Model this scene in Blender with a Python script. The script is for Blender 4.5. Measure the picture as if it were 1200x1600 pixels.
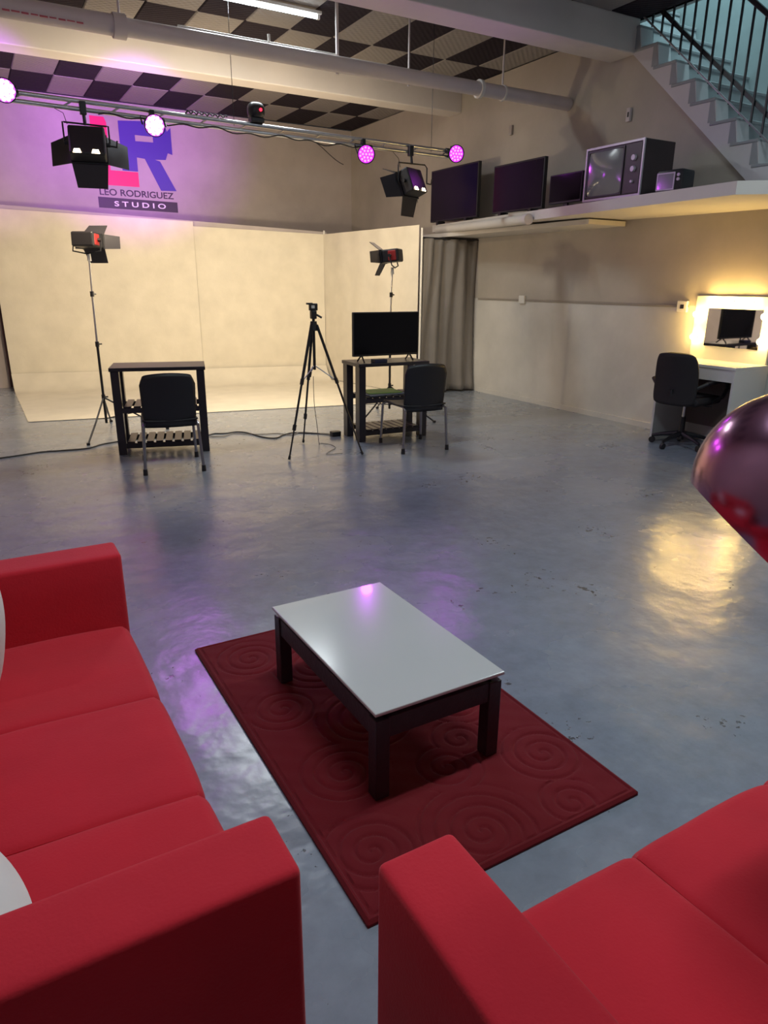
import bpy, bmesh, math, random
from mathutils import Vector, Matrix, Euler
random.seed(7)
for o in list(bpy.data.objects): bpy.data.objects.remove(o)
SC = bpy.context.scene
COL = SC.collection
PI = math.pi

# ------------------------------------------------------------------ camera, world, exposure
YAW, PITCH, ROLL, FPX, H = 0.52414, 0.31831, 0.00806, 1083.56, 1.5
fwd = Vector((math.sin(YAW)*math.cos(PITCH), math.cos(YAW)*math.cos(PITCH), -math.sin(PITCH)))
r0 = Vector((math.cos(YAW), -math.sin(YAW), 0)); u0 = r0.cross(fwd)
rgt = r0*math.cos(ROLL) + u0*math.sin(ROLL); upv = rgt.cross(fwd)
cam = bpy.data.cameras.new('camera'); cam_o = bpy.data.objects.new('camera', cam); COL.objects.link(cam_o)
cam_o.matrix_world = Matrix(((rgt.x, upv.x, -fwd.x, 0), (rgt.y, upv.y, -fwd.y, 0), (rgt.z, upv.z, -fwd.z, H), (0, 0, 0, 1)))
cam.sensor_fit = 'VERTICAL'; cam.sensor_height = 24.0; cam.lens = 24.0*FPX/1600.0; cam.clip_start = 0.05
SC.camera = cam_o
w = bpy.data.worlds.new('world'); SC.world = w; w.use_nodes = True
w.node_tree.nodes['Background'].inputs[0].default_value = (0.55, 0.6, 0.7, 1)
w.node_tree.nodes['Background'].inputs[1].default_value = 0.03
SC.view_settings.view_transform = 'Standard'; SC.view_settings.look = 'None'
SC.view_settings.exposure = 0.28; SC.view_settings.gamma = 1.0; SC.view_settings.use_curve_mapping = False

WARM = (1.0, 0.80, 0.53); COOL = (0.80, 0.95, 1.0); MAG = (0.62, 0.06, 1.0)
P_FRESNEL, P_TRUSS, P_TUBE, P_PAR, P_BULB = 38, 38, 10, 26, 120

# ------------------------------------------------------------------ materials
MATS = {}
def mat(name, col, rough=0.6, metal=0.0, emit=None, es=0.0, noise=None, bump=None, spec=0.5, coat=0.0, sheen=0.0):
    if name in MATS: return MATS[name]
    m = bpy.data.materials.new(name); m.use_nodes = True; nt = m.node_tree; b = nt.nodes['Principled BSDF']
    b.inputs['Base Color'].default_value = (*col, 1); b.inputs['Roughness'].default_value = rough
    b.inputs['Metallic'].default_value = metal; b.inputs['Specular IOR Level'].default_value = spec
    b.inputs['Coat Weight'].default_value = coat; b.inputs['Sheen Weight'].default_value = sheen
    if emit:
        b.inputs['Emission Color'].default_value = (*emit, 1); b.inputs['Emission Strength'].default_value = es
    tc = nt.nodes.new('ShaderNodeTexCoord')
    if noise:                                  # (scale, amount)
        n = nt.nodes.new('ShaderNodeTexNoise'); n.inputs['Scale'].default_value = noise[0]; n.inputs['Detail'].default_value = 6
        nt.links.new(tc.outputs['Object'], n.inputs['Vector'])
        mx = nt.nodes.new('ShaderNodeMix'); mx.data_type = 'RGBA'
        a = noise[1]
        mx.inputs[6].default_value = (*[c*(1-a) for c in col], 1); mx.inputs[7].default_value = (*[min(1, c*(1+a)) for c in col], 1)
        nt.links.new(n.outputs['Fac'], mx.inputs[0]); nt.links.new(mx.outputs[2], b.inputs['Base Color'])
    if bump:                                   # (scale, strength)
        n = nt.nodes.new('ShaderNodeTexNoise'); n.inputs['Scale'].default_value = bump[0]; n.inputs['Detail'].default_value = 4
        nt.links.new(tc.outputs['Object'], n.inputs['Vector'])
        bp = nt.nodes.new('ShaderNodeBump'); bp.inputs['Strength'].default_value = bump[1]; bp.inputs['Distance'].default_value = 0.01
        nt.links.new(n.outputs['Fac'], bp.inputs['Height']); nt.links.new(bp.outputs['Normal'], b.inputs['Normal'])
    MATS[name] = m
    return m

def floor_material():
    m = bpy.data.materials.new('painted_concrete'); m.use_nodes = True; nt = m.node_tree; L = nt.links; b = nt.nodes['Principled BSDF']
    N = lambda t: nt.nodes.new(t)
    tc = N('ShaderNodeTexCoord')
    def noise(s, d=6, r=0.55):
        n = N('ShaderNodeTexNoise'); n.inputs['Scale'].default_value = s; n.inputs['Detail'].default_value = d; n.inputs['Roughness'].default_value = r
        L.new(tc.outputs['Object'], n.inputs['Vector']); return n
    n1 = noise(0.9, 5); n2 = noise(9, 8, 0.7)
    cr = N('ShaderNodeValToRGB'); cr.color_ramp.elements[0].position = 0.3; cr.color_ramp.elements[1].position = 0.72
    cr.color_ramp.elements[0].color = (0.175, 0.208, 0.262, 1); cr.color_ramp.elements[1].color = (0.265, 0.298, 0.355, 1)
    L.new(n1.outputs['Fac'], cr.inputs['Fac'])
    mx = N('ShaderNodeMix'); mx.data_type = 'RGBA'; mx.blend_type = 'OVERLAY'; mx.inputs[0].default_value = 0.35
    L.new(cr.outputs['Color'], mx.inputs[6]); L.new(n2.outputs['Fac'], mx.inputs[7])
    # chips in the paint
    n3 = noise(26, 3, 0.6); n3b = noise(2.2, 2)
    mm = N('ShaderNodeMath'); mm.operation = 'MULTIPLY'; L.new(n3.outputs['Fac'], mm.inputs[0]); L.new(n3b.outputs['Fac'], mm.inputs[1])
    pr = N('ShaderNodeValToRGB'); pr.color_ramp.elements[0].position = 0.405; pr.color_ramp.elements[1].position = 0.425
    L.new(mm.outputs[0], pr.inputs['Fac'])
    mc = N('ShaderNodeMix'); mc.data_type = 'RGBA'; L.new(pr.outputs['Color'], mc.inputs[0]); L.new(mx.outputs[2], mc.inputs[6])
    mc.inputs[7].default_value = (0.07, 0.075, 0.085, 1)
    L.new(mc.outputs[2], b.inputs['Base Color'])
    rr = N('ShaderNodeMapRange'); rr.inputs[3].default_value = 0.17; rr.inputs[4].default_value = 0.36
    L.new(n1.outputs['Fac'], rr.inputs[0]); L.new(rr.outputs[0], b.inputs['Roughness'])
    b.inputs['Specular IOR Level'].default_value = 1.0; b.inputs['Coat Weight'].default_value = 0.35; b.inputs['Coat Roughness'].default_value = 0.24
    n4 = noise(2.6, 4, 0.45); n5 = noise(16, 3, 0.5)
    ad = N('ShaderNodeMath'); ad.operation = 'MULTIPLY_ADD'; ad.inputs[1].default_value = 0.05
    L.new(n5.outputs['Fac'], ad.inputs[0]); L.new(n4.outputs['Fac'], ad.inputs[2])
    ad2 = N('ShaderNodeMath'); ad2.operation = 'MULTIPLY_ADD'; ad2.inputs[1].default_value = -0.12
    L.new(pr.outputs['Color'], ad2.inputs[0]); L.new(ad.outputs[0], ad2.inputs[2])
    bp = N('ShaderNodeBump'); bp.inputs['Strength'].default_value = 0.62; bp.inputs['Distance'].default_value = 0.03
    L.new(ad2.outputs[0], bp.inputs['Height']); L.new(bp.outputs['Normal'], b.inputs['Normal'])
    return m

def wall_material(name, upper, lower=None, split=1.3, stain=0.22):
    m = bpy.data.materials.new(name); m.use_nodes = True; nt = m.node_tree; L = nt.links; b = nt.nodes['Principled BSDF']
    N = lambda t: nt.nodes.new(t); tc = N('ShaderNodeTexCoord')
    n = N('ShaderNodeTexNoise'); n.inputs['Scale'].default_value = 0.8; n.inputs['Detail'].default_value = 7; n.inputs['Roughness'].default_value = 0.6
    L.new(tc.outputs['Object'], n.inputs['Vector'])
    sx = N('ShaderNodeSeparateXYZ'); L.new(tc.outputs['Object'], sx.inputs[0])
    gt = N('ShaderNodeMath'); gt.operation = 'GREATER_THAN'; gt.inputs[1].default_value = split; L.new(sx.outputs['Z'], gt.inputs[0])
    mx = N('ShaderNodeMix'); mx.data_type = 'RGBA'; mx.inputs[6].default_value = (*(lower or upper), 1); mx.inputs[7].default_value = (*upper, 1)
    L.new(gt.outputs[0], mx.inputs[0])
    rr = N('ShaderNodeMapRange'); rr.inputs[1].default_value = 0.3; rr.inputs[2].default_value = 0.7; rr.inputs[3].default_value = 1-stain; rr.inputs[4].default_value = 1+stain*0.4
    L.new(n.outputs['Fac'], rr.inputs[0])
    mu = N('ShaderNodeMix'); mu.data_type = 'RGBA'; mu.blend_type = 'MULTIPLY'; mu.inputs[0].default_value = 1
    L.new(mx.outputs[2], mu.inputs[6]); L.new(rr.outputs[0], mu.inputs[7]); L.new(mu.outputs[2], b.inputs['Base Color'])
    b.inputs['Roughness'].default_value = 0.75
    n2 = N('ShaderNodeTexNoise'); n2.inputs['Scale'].default_value = 14; n2.inputs['Detail'].default_value = 5; L.new(tc.outputs['Object'], n2.inputs['Vector'])
    bp = N('ShaderNodeBump'); bp.inputs['Strength'].default_value = 0.18; bp.inputs['Distance'].default_value = 0.01
    L.new(n2.outputs['Fac'], bp.inputs['Height']); L.new(bp.outputs['Normal'], b.inputs['Normal'])
    return m

def foam_material(name, col):
    m = bpy.data.materials.new(name); m.use_nodes = True; nt = m.node_tree; L = nt.links; b = nt.nodes['Principled BSDF']
    N = lambda t: nt.nodes.new(t); tc = N('ShaderNodeTexCoord'); mp = N('ShaderNodeMapping'); mp.inputs['Scale'].default_value = (80, 80, 0)
    L.new(tc.outputs['Object'], mp.inputs[0]); sx = N('ShaderNodeSeparateXYZ'); L.new(mp.outputs[0], sx.inputs[0])
    s1 = N('ShaderNodeMath'); s1.operation = 'SINE'; L.new(sx.outputs['X'], s1.inputs[0])
    s2 = N('ShaderNodeMath'); s2.operation = 'SINE'; L.new(sx.outputs['Y'], s2.inputs[0])
    ml = N('ShaderNodeMath'); ml.operation = 'MULTIPLY'; L.new(s1.outputs[0], ml.inputs[0]); L.new(s2.outputs[0], ml.inputs[1])
    bp = N('ShaderNodeBump'); bp.inputs['Strength'].default_value = 0.35; bp.inputs['Distance'].default_value = 0.012
    L.new(ml.outputs[0], bp.inputs['Height']); L.new(bp.outputs['Normal'], b.inputs['Normal'])
    b.inputs['Base Color'].default_value = (*col, 1); b.inputs['Roughness'].default_value = 0.95; b.inputs['Specular IOR Level'].default_value = 0.1
    return m

def fabric(name, col, scale=160, sheen=0.15, rough=0.85):
    m = bpy.data.materials.new(name); m.use_nodes = True; nt = m.node_tree; L = nt.links; b = nt.nodes['Principled BSDF']
    N = lambda t: nt.nodes.new(t); tc = N('ShaderNodeTexCoord')
    n = N('ShaderNodeTexNoise'); n.inputs['Scale'].default_value = scale; n.inputs['Detail'].default_value = 3; L.new(tc.outputs['Object'], n.inputs['Vector'])
    n2 = N('ShaderNodeTexNoise'); n2.inputs['Scale'].default_value = 4; n2.inputs['Detail'].default_value = 4; L.new(tc.outputs['Object'], n2.inputs['Vector'])
    mx = N('ShaderNodeMix'); mx.data_type = 'RGBA'; mx.inputs[6].default_value = (*[c*0.84 for c in col], 1); mx.inputs[7].default_value = (*[min(1, c*1.14) for c in col], 1)
    L.new(n2.outputs['Fac'], mx.inputs[0]); L.new(mx.outputs[2], b.inputs['Base Color'])
    bp = N('ShaderNodeBump'); bp.inputs['Strength'].default_value = 0.25; bp.inputs['Distance'].default_value = 0.003
    L.new(n.outputs['Fac'], bp.inputs['Height'])
    bp2 = N('ShaderNodeBump'); bp2.inputs['Strength'].default_value = 0.25; bp2.inputs['Distance'].default_value = 0.02
    L.new(n2.outputs['Fac'], bp2.inputs['Height']); L.new(bp.outputs['Normal'], bp2.inputs['Normal']); L.new(bp2.outputs['Normal'], b.inputs['Normal'])
    b.inputs['Roughness'].default_value = rough; b.inputs['Sheen Weight'].default_value = sheen; b.inputs['Specular IOR Level'].default_value = 0.25
    return m

M_FLOOR = floor_material()
M_WALL_R = wall_material('wall_paint_two_tone', (0.48, 0.43, 0.375), (0.66, 0.635, 0.595), 1.31)
M_WALL = wall_material('wall_paint_upper', (0.45, 0.395, 0.385))
M_WALL_ST = wall_material('stairwell_paint', (0.42, 0.47, 0.48))
M_BEAM = wall_material('beam_paint', (0.74, 0.69, 0.66), stain=0.12)
M_CEIL = wall_material('ceiling_paint', (0.30, 0.28, 0.27))
M_FOAM_D = foam_material('charcoal_foam', (0.035, 0.028, 0.036)); M_FOAM_L = foam_material('grey_foam', (0.30, 0.275, 0.265))
M_CLOTH = fabric('cream_backdrop_cloth', (0.62, 0.57, 0.47), 60, 0.05)
M_RED = fabric('red_upholstery', (0.58, 0.016, 0.032)); M_PILLOW = fabric('white_pillow_cloth', (0.75, 0.72, 0.68), 120)
M_CURT = fabric('grey_curtain_cloth', (0.20, 0.185, 0.175), 90)
M_RUG = fabric('dark_red_pile', (0.15, 0.007, 0.012), 260, 0.08, 0.95)
M_BLK = mat('black_plastic', (0.012, 0.011, 0.014), 0.42)
M_BLKM = mat('black_metal', (0.02, 0.02, 0.024), 0.35, 0.3)
M_BLKF = mat('black_chair_fabric', (0.016, 0.013, 0.016), 0.85, bump=(220, 0.3))
M_SCREEN = mat('dark_glass_screen', (0.007, 0.006, 0.008), 0.12, spec=0.14)
M_ALU = mat('aluminium', (0.62, 0.62, 0.64), 0.32, 1.0)
M_STEEL = mat('chair_leg_steel', (0.30, 0.30, 0.33), 0.35, 0.9)
M_PIPE = mat('painted_pipe', (0.60, 0.54, 0.54), 0.4, noise=(6, 0.08))
M_WHITE = mat('white_laminate', (0.62, 0.62, 0.60), 0.35)
M_TABLE = mat('white_table_glass', (0.55, 0.56, 0.55), 0.16, coat=0.4)
M_DKWOOD = mat('dark_stained_wood', (0.028, 0.022, 0.026), 0.4, noise=(12, 0.3), bump=(60, 0.15))
M_DESK = mat('black_desk_wood', (0.020, 0.016, 0.022), 0.35, noise=(14, 0.3))
M_REDM = mat('red_lamp_metal', (0.35, 0.02, 0.02), 0.4)
M_DOOR = mat('barn_door_metal', (0.05, 0.047, 0.055), 0.45, 0.5)
M_GLOW_W = mat('warm_lamp_glow', (1, 0.9, 0.7), 0.5, emit=(1.0, 0.80, 0.50), es=9)
M_BULB = mat('vanity_bulb_glass', (1, 0.9, 0.7), 0.4, emit=(1.0, 0.64, 0.18), es=P_BULB)
M_TUBE = mat('cool_tube_glow', (1, 1, 1), 0.4, emit=COOL, es=P_TUBE)
M_PARLED = mat('magenta_led_lens', (0.9, 0.5, 1), 0.3, emit=(0.80, 0.30, 1.0), es=P_PAR)
M_PARDIM = mat('violet_led_lens', (0.7, 0.2, 0.9), 0.3, emit=(0.62, 0.02, 0.95), es=1.5)
M_PARMID = mat('bright_violet_led', (0.8, 0.3, 1), 0.3, emit=(0.9, 0.16, 1.0), es=2.6)
M_LEDRED = mat('red_indicator', (1, 0, 0), 0.3, emit=(1, 0.02, 0.05), es=3)
M_MIRROR = mat('mirror_glass', (0.93, 0.93, 0.92), 0.02, 1.0)
M_ORB = mat('polished_copper_shade', (0.40, 0.20, 0.31), 0.2, 1.0, noise=(3, 0.06))
M_PINK = mat('pink_sign_paint', (0.82, 0.015, 0.13), 0.5); M_BLUE = mat('indigo_sign_paint', (0.06, 0.03, 0.32), 0.5)
M_SIGN = mat('dark_sign_plate', (0.028, 0.008, 0.04), 0.5); M_LETTER = mat('white_sign_paint', (0.8, 0.78, 0.8), 0.5)
M_CABLE = mat('dark_cable_rubber', (0.03, 0.026, 0.026), 0.5); M_CABLEG = mat('grey_cable_rubber', (0.22, 0.2, 0.18), 0.5)
M_GREEN = mat('green_folder_card', (0.22, 0.34, 0.10), 0.6); M_BLUEF = mat('blue_grey_folder_card', (0.14, 0.17, 0.24), 0.5)
M_TVWOOD = mat('television_veneer', (0.03, 0.018, 0.02), 0.4, noise=(10, 0.3)); M_LILAC = mat('silver_bezel', (0.46, 0.42, 0.48), 0.35, 0.4)
M_CRT = mat('grey_picture_tube', (0.16, 0.17, 0.18), 0.12, coat=0.5)
M_RAIL = mat('black_rail_paint', (0.012, 0.014, 0.018), 0.4); M_RODW = mat('pale_rail_rod', (0.42, 0.43, 0.46), 0.35, 0.5)
M_STEP = wall_material('stair_concrete', (0.34, 0.36, 0.38)); M_STRING = wall_material('stringer_paint', (0.62, 0.60, 0.62), stain=0.1)
M_SLAB = wall_material('slab_paint', (0.62, 0.585, 0.54), stain=0.1)
M_MAROON = mat('maroon_door_edge', (0.05, 0.012, 0.014), 0.5); M_PLASTW = mat('white_plastic', (0.72, 0.70, 0.66), 0.4)

# ------------------------------------------------------------------ mesh helpers
class MB:
    def __init__(s): s.bm = bmesh.new()
    def box(s, c, size, rot=None, bevel=0.0, seg=2, taper=None):
        r = bmesh.ops.create_cube(s.bm, size=1.0); vs = r['verts']
        for v in vs:
            v.co = Vector((v.co.x*size[0], v.co.y*size[1], v.co.z*size[2]))
            if taper and v.co.z > 0: v.co.x *= taper; v.co.y *= taper
        if bevel:
            es = list({e for v in vs for e in v.link_edges})
            rb = bmesh.ops.bevel(s.bm, geom=es, offset=bevel, segments=seg, affect='EDGES', profile=0.5)
            vs = list({v for f in rb['faces'] for v in f.verts} | {v for v in vs if v.is_valid})
            seen = set(vs); st = list(vs)
            while st:
                v = st.pop()
                for e in v.link_edges:
                    o = e.other_vert(v)
                    if o not in seen: seen.add(o); st.append(o)
            vs = list(seen)
        M = (rot.to_matrix().to_4x4() if rot else Matrix())
        for v in vs: v.co = (M @ v.co) + Vector(c)
        return s
    def cyl(s, p0, p1, r, r1=None, seg=12, caps=True):
        p0, p1 = Vector(p0), Vector(p1); d = p1-p0
        q = d.to_track_quat('Z', 'Y').to_matrix(); r1 = r if r1 is None else r1
        a = [s.bm.verts.new(p0 + q @ Vector((r*math.cos(2*PI*i/seg), r*math.sin(2*PI*i/seg), 0))) for i in range(seg)]
        b = [s.bm.verts.new(p1 + q @ Vector((r1*math.cos(2*PI*i/seg), r1*math.sin(2*PI*i/seg), 0))) for i in range(seg)]
        for i in range(seg): s.bm.faces.new((a[i], a[(i+1) % seg], b[(i+1) % seg], b[i]))
        if caps: s.bm.faces.new(a[::-1]); s.bm.faces.new(b)
        return s
    def tube(s, pts, r, seg=8, rs=None):
        pts = [Vector(p) for p in pts]; rings = []
        prev = None
        for i, p in enumerate(pts):
            t = (pts[min(i+1, len(pts)-1)] - pts[max(i-1, 0)]).normalized()
            if prev is None: n = t.orthogonal().normalized()
            else: n = (prev - t*prev.dot(t)).normalized()
            prev = n; b = t.cross(n); rr = rs[i] if rs else r
            rings.append([s.bm.verts.new(p + n*rr*math.cos(2*PI*k/seg) + b*rr*math.sin(2*PI*k/seg)) for k in range(seg)])
        for A, B in zip(rings, rings[1:]):
            for k in range(seg): s.bm.faces.new((A[k], A[(k+1) % seg], B[(k+1) % seg], B[k]))
        s.bm.faces.new(rings[0][::-1]); s.bm.faces.new(rings[-1])
        return s
    def prism(s, poly, fn0, fn1):
        a = [s.bm.verts.new(fn0(*p)) for p in poly]; b = [s.bm.verts.new(fn1(*p)) for p in poly]; n = len(poly)
        s.bm.faces.new(a[::-1]); s.bm.faces.new(b)
        for i in range(n): s.bm.faces.new((a[i], a[(i+1) % n], b[(i+1) % n], b[i]))
        return s
    def lathe(s, prof, c=(0, 0, 0), seg=24, q=None):
        rings = []; c = Vector(c)
        for r, z in prof:
            ring = []
            for k in range(seg):
                p = Vector((r*math.cos(2*PI*k/seg), r*math.sin(2*PI*k/seg), z))
                ring.append(s.bm.verts.new(c + (q @ p if q else p)))
            rings.append(ring)
        for A, B in zip(rings, rings[1:]):
            for k in range(seg): s.bm.faces.new((A[k], A[(k+1) % seg], B[(k+1) % seg], B[k]))
        return s
    def grid(s, fn, nu, nv):
        V = [[s.bm.verts.new(fn(i/nu, j/nv)) for j in range(nv+1)] for i in range(nu+1)]
        for i in range(nu):
            for j in range(nv): s.bm.faces.new((V[i][j], V[i+1][j], V[i+1][j+1], V[i][j+1]))
        return s
    def rbox(s, c, size, r, puff=0.0, seg=3, inner=5, rot=None, wob=0.0):
        hx = [x/2 for x in size]
        def axis(h):
            a = [-h + r*(1-math.cos(PI/2*k/seg)) for k in range(seg+1)]
            m = [-(h-r) + 2*(h-r)*k/inner for k in range(1, inner)]
            return a + m + [-x for x in a[::-1]]
        ax = [axis(h) for h in hx]; cache = {}
        M = rot.to_matrix() if rot else Matrix.Identity(3)
        def V(i, j, k):
            key = (i, j, k)
            if key in cache: return cache[key]
            p = Vector((ax[0][i], ax[1][j], ax[2][k]))
            q = Vector([max(-(hx[t]-r), min(hx[t]-r, p[t])) for t in range(3)]); d = p-q
            if d.length > 1e-9: p = q + d.normalized()*r
            if puff:
                f = max(0, 1-(p.x/hx[0])**2)*max(0, 1-(p.y/hx[1])**2)
                p.z += puff*f*(1 if p.z > 0 else -0.3)
            if wob: p.z += wob*math.sin(p.x*23+c[0]*7)*math.sin(p.y*17+c[1]*5)*(1 if p.z > 0 else 0)
            cache[key] = s.bm.verts.new(M @ p + Vector(c)); return cache[key]
        n = [len(a)-1 for a in ax]
        def quad(*v):
            try: s.bm.faces.new(v)
            except ValueError: pass
        for i in range(n[0]):
            for j in range(n[1]):
                quad(V(i, j, 0), V(i, j+1, 0), V(i+1, j+1, 0), V(i+1, j, 0)); quad(V(i, j, n[2]), V(i+1, j, n[2]), V(i+1, j+1, n[2]), V(i, j+1, n[2]))
        for i in range(n[0]):
            for k in range(n[2]):
                quad(V(i, 0, k), V(i+1, 0, k), V(i+1, 0, k+1), V(i, 0, k+1)); quad(V(i, n[1], k), V(i, n[1], k+1), V(i+1, n[1], k+1), V(i+1, n[1], k))
        for j in range(n[1]):
            for k in range(n[2]):
                quad(V(0, j, k), V(0, j, k+1), V(0, j+1, k+1), V(0, j+1, k)); quad(V(n[0], j, k), V(n[0], j+1, k), V(n[0], j+1, k+1), V(n[0], j, k+1))
        return s
    def solid(s, t):
        bmesh.ops.recalc_face_normals(s.bm, faces=s.bm.faces)
        g = bmesh.ops.solidify(s.bm, geom=list(s.bm.faces), thickness=t); return s
    def build(s, name, m, parent=None, smooth=False, loc=(0, 0, 0), rot=(0, 0, 0)):
        bmesh.ops.recalc_face_normals(s.bm, faces=s.bm.faces)
        me = bpy.data.meshes.new(name); s.bm.to_mesh(me); s.bm.free(); me.materials.append(m)
        if smooth:
            for p in me.polygons: p.use_smooth = True
            try: me.set_sharp_from_angle(angle=math.radians(38))
            except Exception: pass
        o = bpy.data.objects.new(name, me); COL.objects.link(o); o.location = loc; o.rotation_euler = rot
        if parent: o.parent = parent
        return o

def tag(o, label, cat, group=None):
    o['label'] = label; o['category'] = cat
    if group: o['group'] = group
    return o
def thing(name, label, cat, loc=(0, 0, 0), rz=0.0, group=None):
    o = bpy.data.objects.new(name, None); COL.objects.link(o); o.empty_display_size = 0.1
    o.location = loc; o.rotation_euler = (0, 0, rz); return tag(o, label, cat, group)
def struct(o): o['kind'] = 'structure'; return o
def copy_tree(o, parent=None):
    c = o.copy(); COL.objects.link(c); c.parent = parent
    for ch in list(o.children): copy_tree(ch, c)
    return c
def lamp(name, kind, energy, color, parent, loc, direction=None, **kw):
    l = bpy.data.lights.new(name, kind); l.energy = energy; l.color = color
    for k, v in kw.items(): setattr(l, k, v)
    o = bpy.data.objects.new(name, l); COL.objects.link(o); o.parent = parent; o.location = loc
    if direction is not None: o.rotation_euler = Vector(direction).to_track_quat('-Z', 'Y').to_euler()
    return o

# ------------------------------------------------------------------ structure
XL, XR, YF, YB, ZC = -0.85, 6.33, -2.2, 12.22, 4.05
XS = 7.45
floor = struct(MB().box(((XL+XR)/2, (YF+YB)/2, -0.1), (XR-XL+0.4, YB-YF+0.4, 0.2)).build('floor', M_FLOOR))
struct(MB().box(((XL+XR)/2, YB+0.1, ZC/2), (XR-XL+0.4, 0.2, ZC)).build('wall_back', M_WALL))
struct(MB().box((XL-0.1, (YF+YB)/2, ZC/2), (0.2, YB-YF, ZC)).build('wall_left', M_WALL))
struct(MB().box(((XL+XS)/2, YF-0.1, 3.2), (XS-XL+0.4, 0.2, 6.4)).build('wall_front', M_WALL))
# right wall: full height beyond the stair, up to the landing before it
poly = [(YF, 0), (YB, 0), (YB, ZC), (6.17, ZC), (4.19, 2.31), (4.19, 2.2), (YF, 2.2)]
struct(MB().prism(poly, lambda y, z: (XR, y, z), lambda y, z: (XR+0.15, y, z)).build('wall_right', M_WALL_R))
struct(MB().box((XS+0.1, (YF+9)/2, 3.2), (0.2, 9-YF, 6.4)).build('wall_stairwell', M_WALL_ST))
struct(MB().box(((XR+0.15+XS)/2, 9.1, 3.2), (XS-XR-0.16, 0.2, 6.4)).build('wall_stairwell_end', M_WALL_ST))
struct(MB().box(((XR+XS)/2+0.1, (YF+9)/2, 6.45), (XS-XR+0.2, 9-YF, 0.1)).build('ceiling_stairwell', M_WALL_ST))
struct(MB().box((XR+0.07, (YF+9)/2, 5.25), (0.14, 9-YF, 2.3)).build('wall_upper_storey', M_WALL_ST))
ceil = struct(MB().box(((XL+XR)/2, (YF+YB)/2, ZC+0.1), (XR-XL+0.4, YB-YF+0.4, 0.1)).build('ceiling', M_CEIL))
# foam tiles, half a metre by a metre, laid bay by bay
def tile_mesh(wd, m, nm):
    b = MB().box((0, 0, 0), (wd-0.006, 0.990, 0.05), bevel=0.010, seg=1); o = b.build(nm, m); me = o.data; bpy.data.objects.remove(o); return me
TM = {(0, 0): tile_mesh(0.4975, M_FOAM_L, 'foam_tile'), (1, 0): tile_mesh(0.4975, M_FOAM_D, 'foam_tile'),
      (0, 1): tile_mesh(0.43, M_FOAM_L, 'foam_tile'), (1, 1): tile_mesh(0.43, M_FOAM_D, 'foam_tile')}
for y0, par in ((3.84, 0), (4.84, 1), (6.97, 0), (7.97-0.02, 1), (9.17, 1), (10.17, 0), (11.17, 1)):
    for k in range(-6, 8):
        dark = 1 if (k % 2) == par else 0; last = 1 if k == 7 else 0
        x0 = 2.41 + 0.4975*k; wd = 0.43 if last else 0.4975
        o = bpy.data.objects.new('foam_tile', TM[(dark, last)]); COL.objects.link(o); o.parent = ceil
        ln = 0.93 if y0 in (7.95,) else 1.0
        o.scale = (1, ln, 1); o.location = (x0 + wd/2, y0 + 0.5*ln, ZC+0.027)
bt = struct(MB().box(((XL+XR)/2, 9.04, 3.91), (XR-XL, 0.30, 0.32), bevel=0.012).build('trim_1', M_BEAM))
bt2 = struct(MB().box(((XL+XR)/2, 6.02, 3.91), (XR-XL, 0.36, 0.32), bevel=0.012).build('trim_2', M_BEAM))
# landing slab along the right wall
def slab_z(y): return 2.25 + (y-3.6)*0.009
edge = [(5.13, 3.63), (5.27, 4.64), (5.53, 6.22), (5.93, 8.75), (5.97, 9.0), (XR, 9.0), (XR, -2.2), (5.6, -2.2), (5.6, 3.16)]
b = MB(); b.prism(edge, lambda x, y: (x, y, slab_z(y)-0.095), lambda x, y: (x, y, slab_z(y)))
struct(b.build('trim_3', M_SLAB))
struct(MB().box((6.05, 7.35, 2.135), (0.55, 3.2, 0.05)).build('trim_4', M_SLAB))
struct(MB().box(((XR+0.15+XS)/2, (YF+4.19)/2, 2.24), (XS-XR-0.15, 4.19-YF, 0.09)).build('floor_landing', M_STEP))
struct(MB().box((6.32, 8.15, 1.305), (0.02, 0.02, 0.02)).box((6.322, 6.55, 1.305), (0.016, 3.5, 0.022), bevel=0.004).build('trim_5', mat('conduit_paint', (0.30, 0.265, 0.23), 0.6)))
struct(MB().box((6.322, 5.9, 0.03), (0.016, 4.6, 0.06)).build('baseboard_right', M_WALL_R))
# low ledge wall at the far left beyond the backdrop
struct(MB().box((-0.2, 11.72, 1.2), (1.24, 0.12, 2.4)).build('wall_back_left', M_WALL))
struct(MB().box((0.40, 11.58, 1.2), (0.07, 0.10, 2.36)).build('trim_6', M_MAROON))

# ------------------------------------------------------------------ staircase (climbs away along the right wall)
st = thing('staircase', 'concrete staircase with black railing climbing above the ledge at right', 'stairs', (6.45, 4.1, 2.26))
def SL(o): o.location = -Vector(st.location); return o
NS = 13; y0, z0, dy, dz = 4.06, 2.54, 0.2486, 0.2075
saw = [(4.20, 2.262)]
for k in range(NS):
    y = y0 + dy*k; z = z0 + dz*k
    if k == 0: saw += [(y, 2.262), (y, z)]
    else: saw += [(y-0.04, z-dz), (y, z)]
yl = y0+dy*NS; zl = z0+dz*(NS-1)
saw += [(yl, zl), (yl, 2.31+(yl-4.2)*0.88)]
poly = saw[1:] + [saw[0]]
SL(MB().prism(poly, lambda y, z: (6.29, y, z), lambda y, z: (6.47, y, z)).build('stringer', M_STRING, st))
for k in range(NS):
    y = y0 + dy*k; z = z0 + dz*k
    b = MB().prism([(y-0.035, z-dz), (y+0.006, z-0.03), (y+0.05, z-0.03), (y+0.05, z-dz)], lambda a, c: (6.287, a, c), lambda a, c: (7.44, a, c))
    SL(b.build('riser', M_STEP, st))
    SL(MB().box((6.86, y+dy/2+0.01, z-0.014), (1.16, dy+0.03, 0.03), bevel=0.006, seg=1).build('tread', M_STEP, st))
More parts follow.
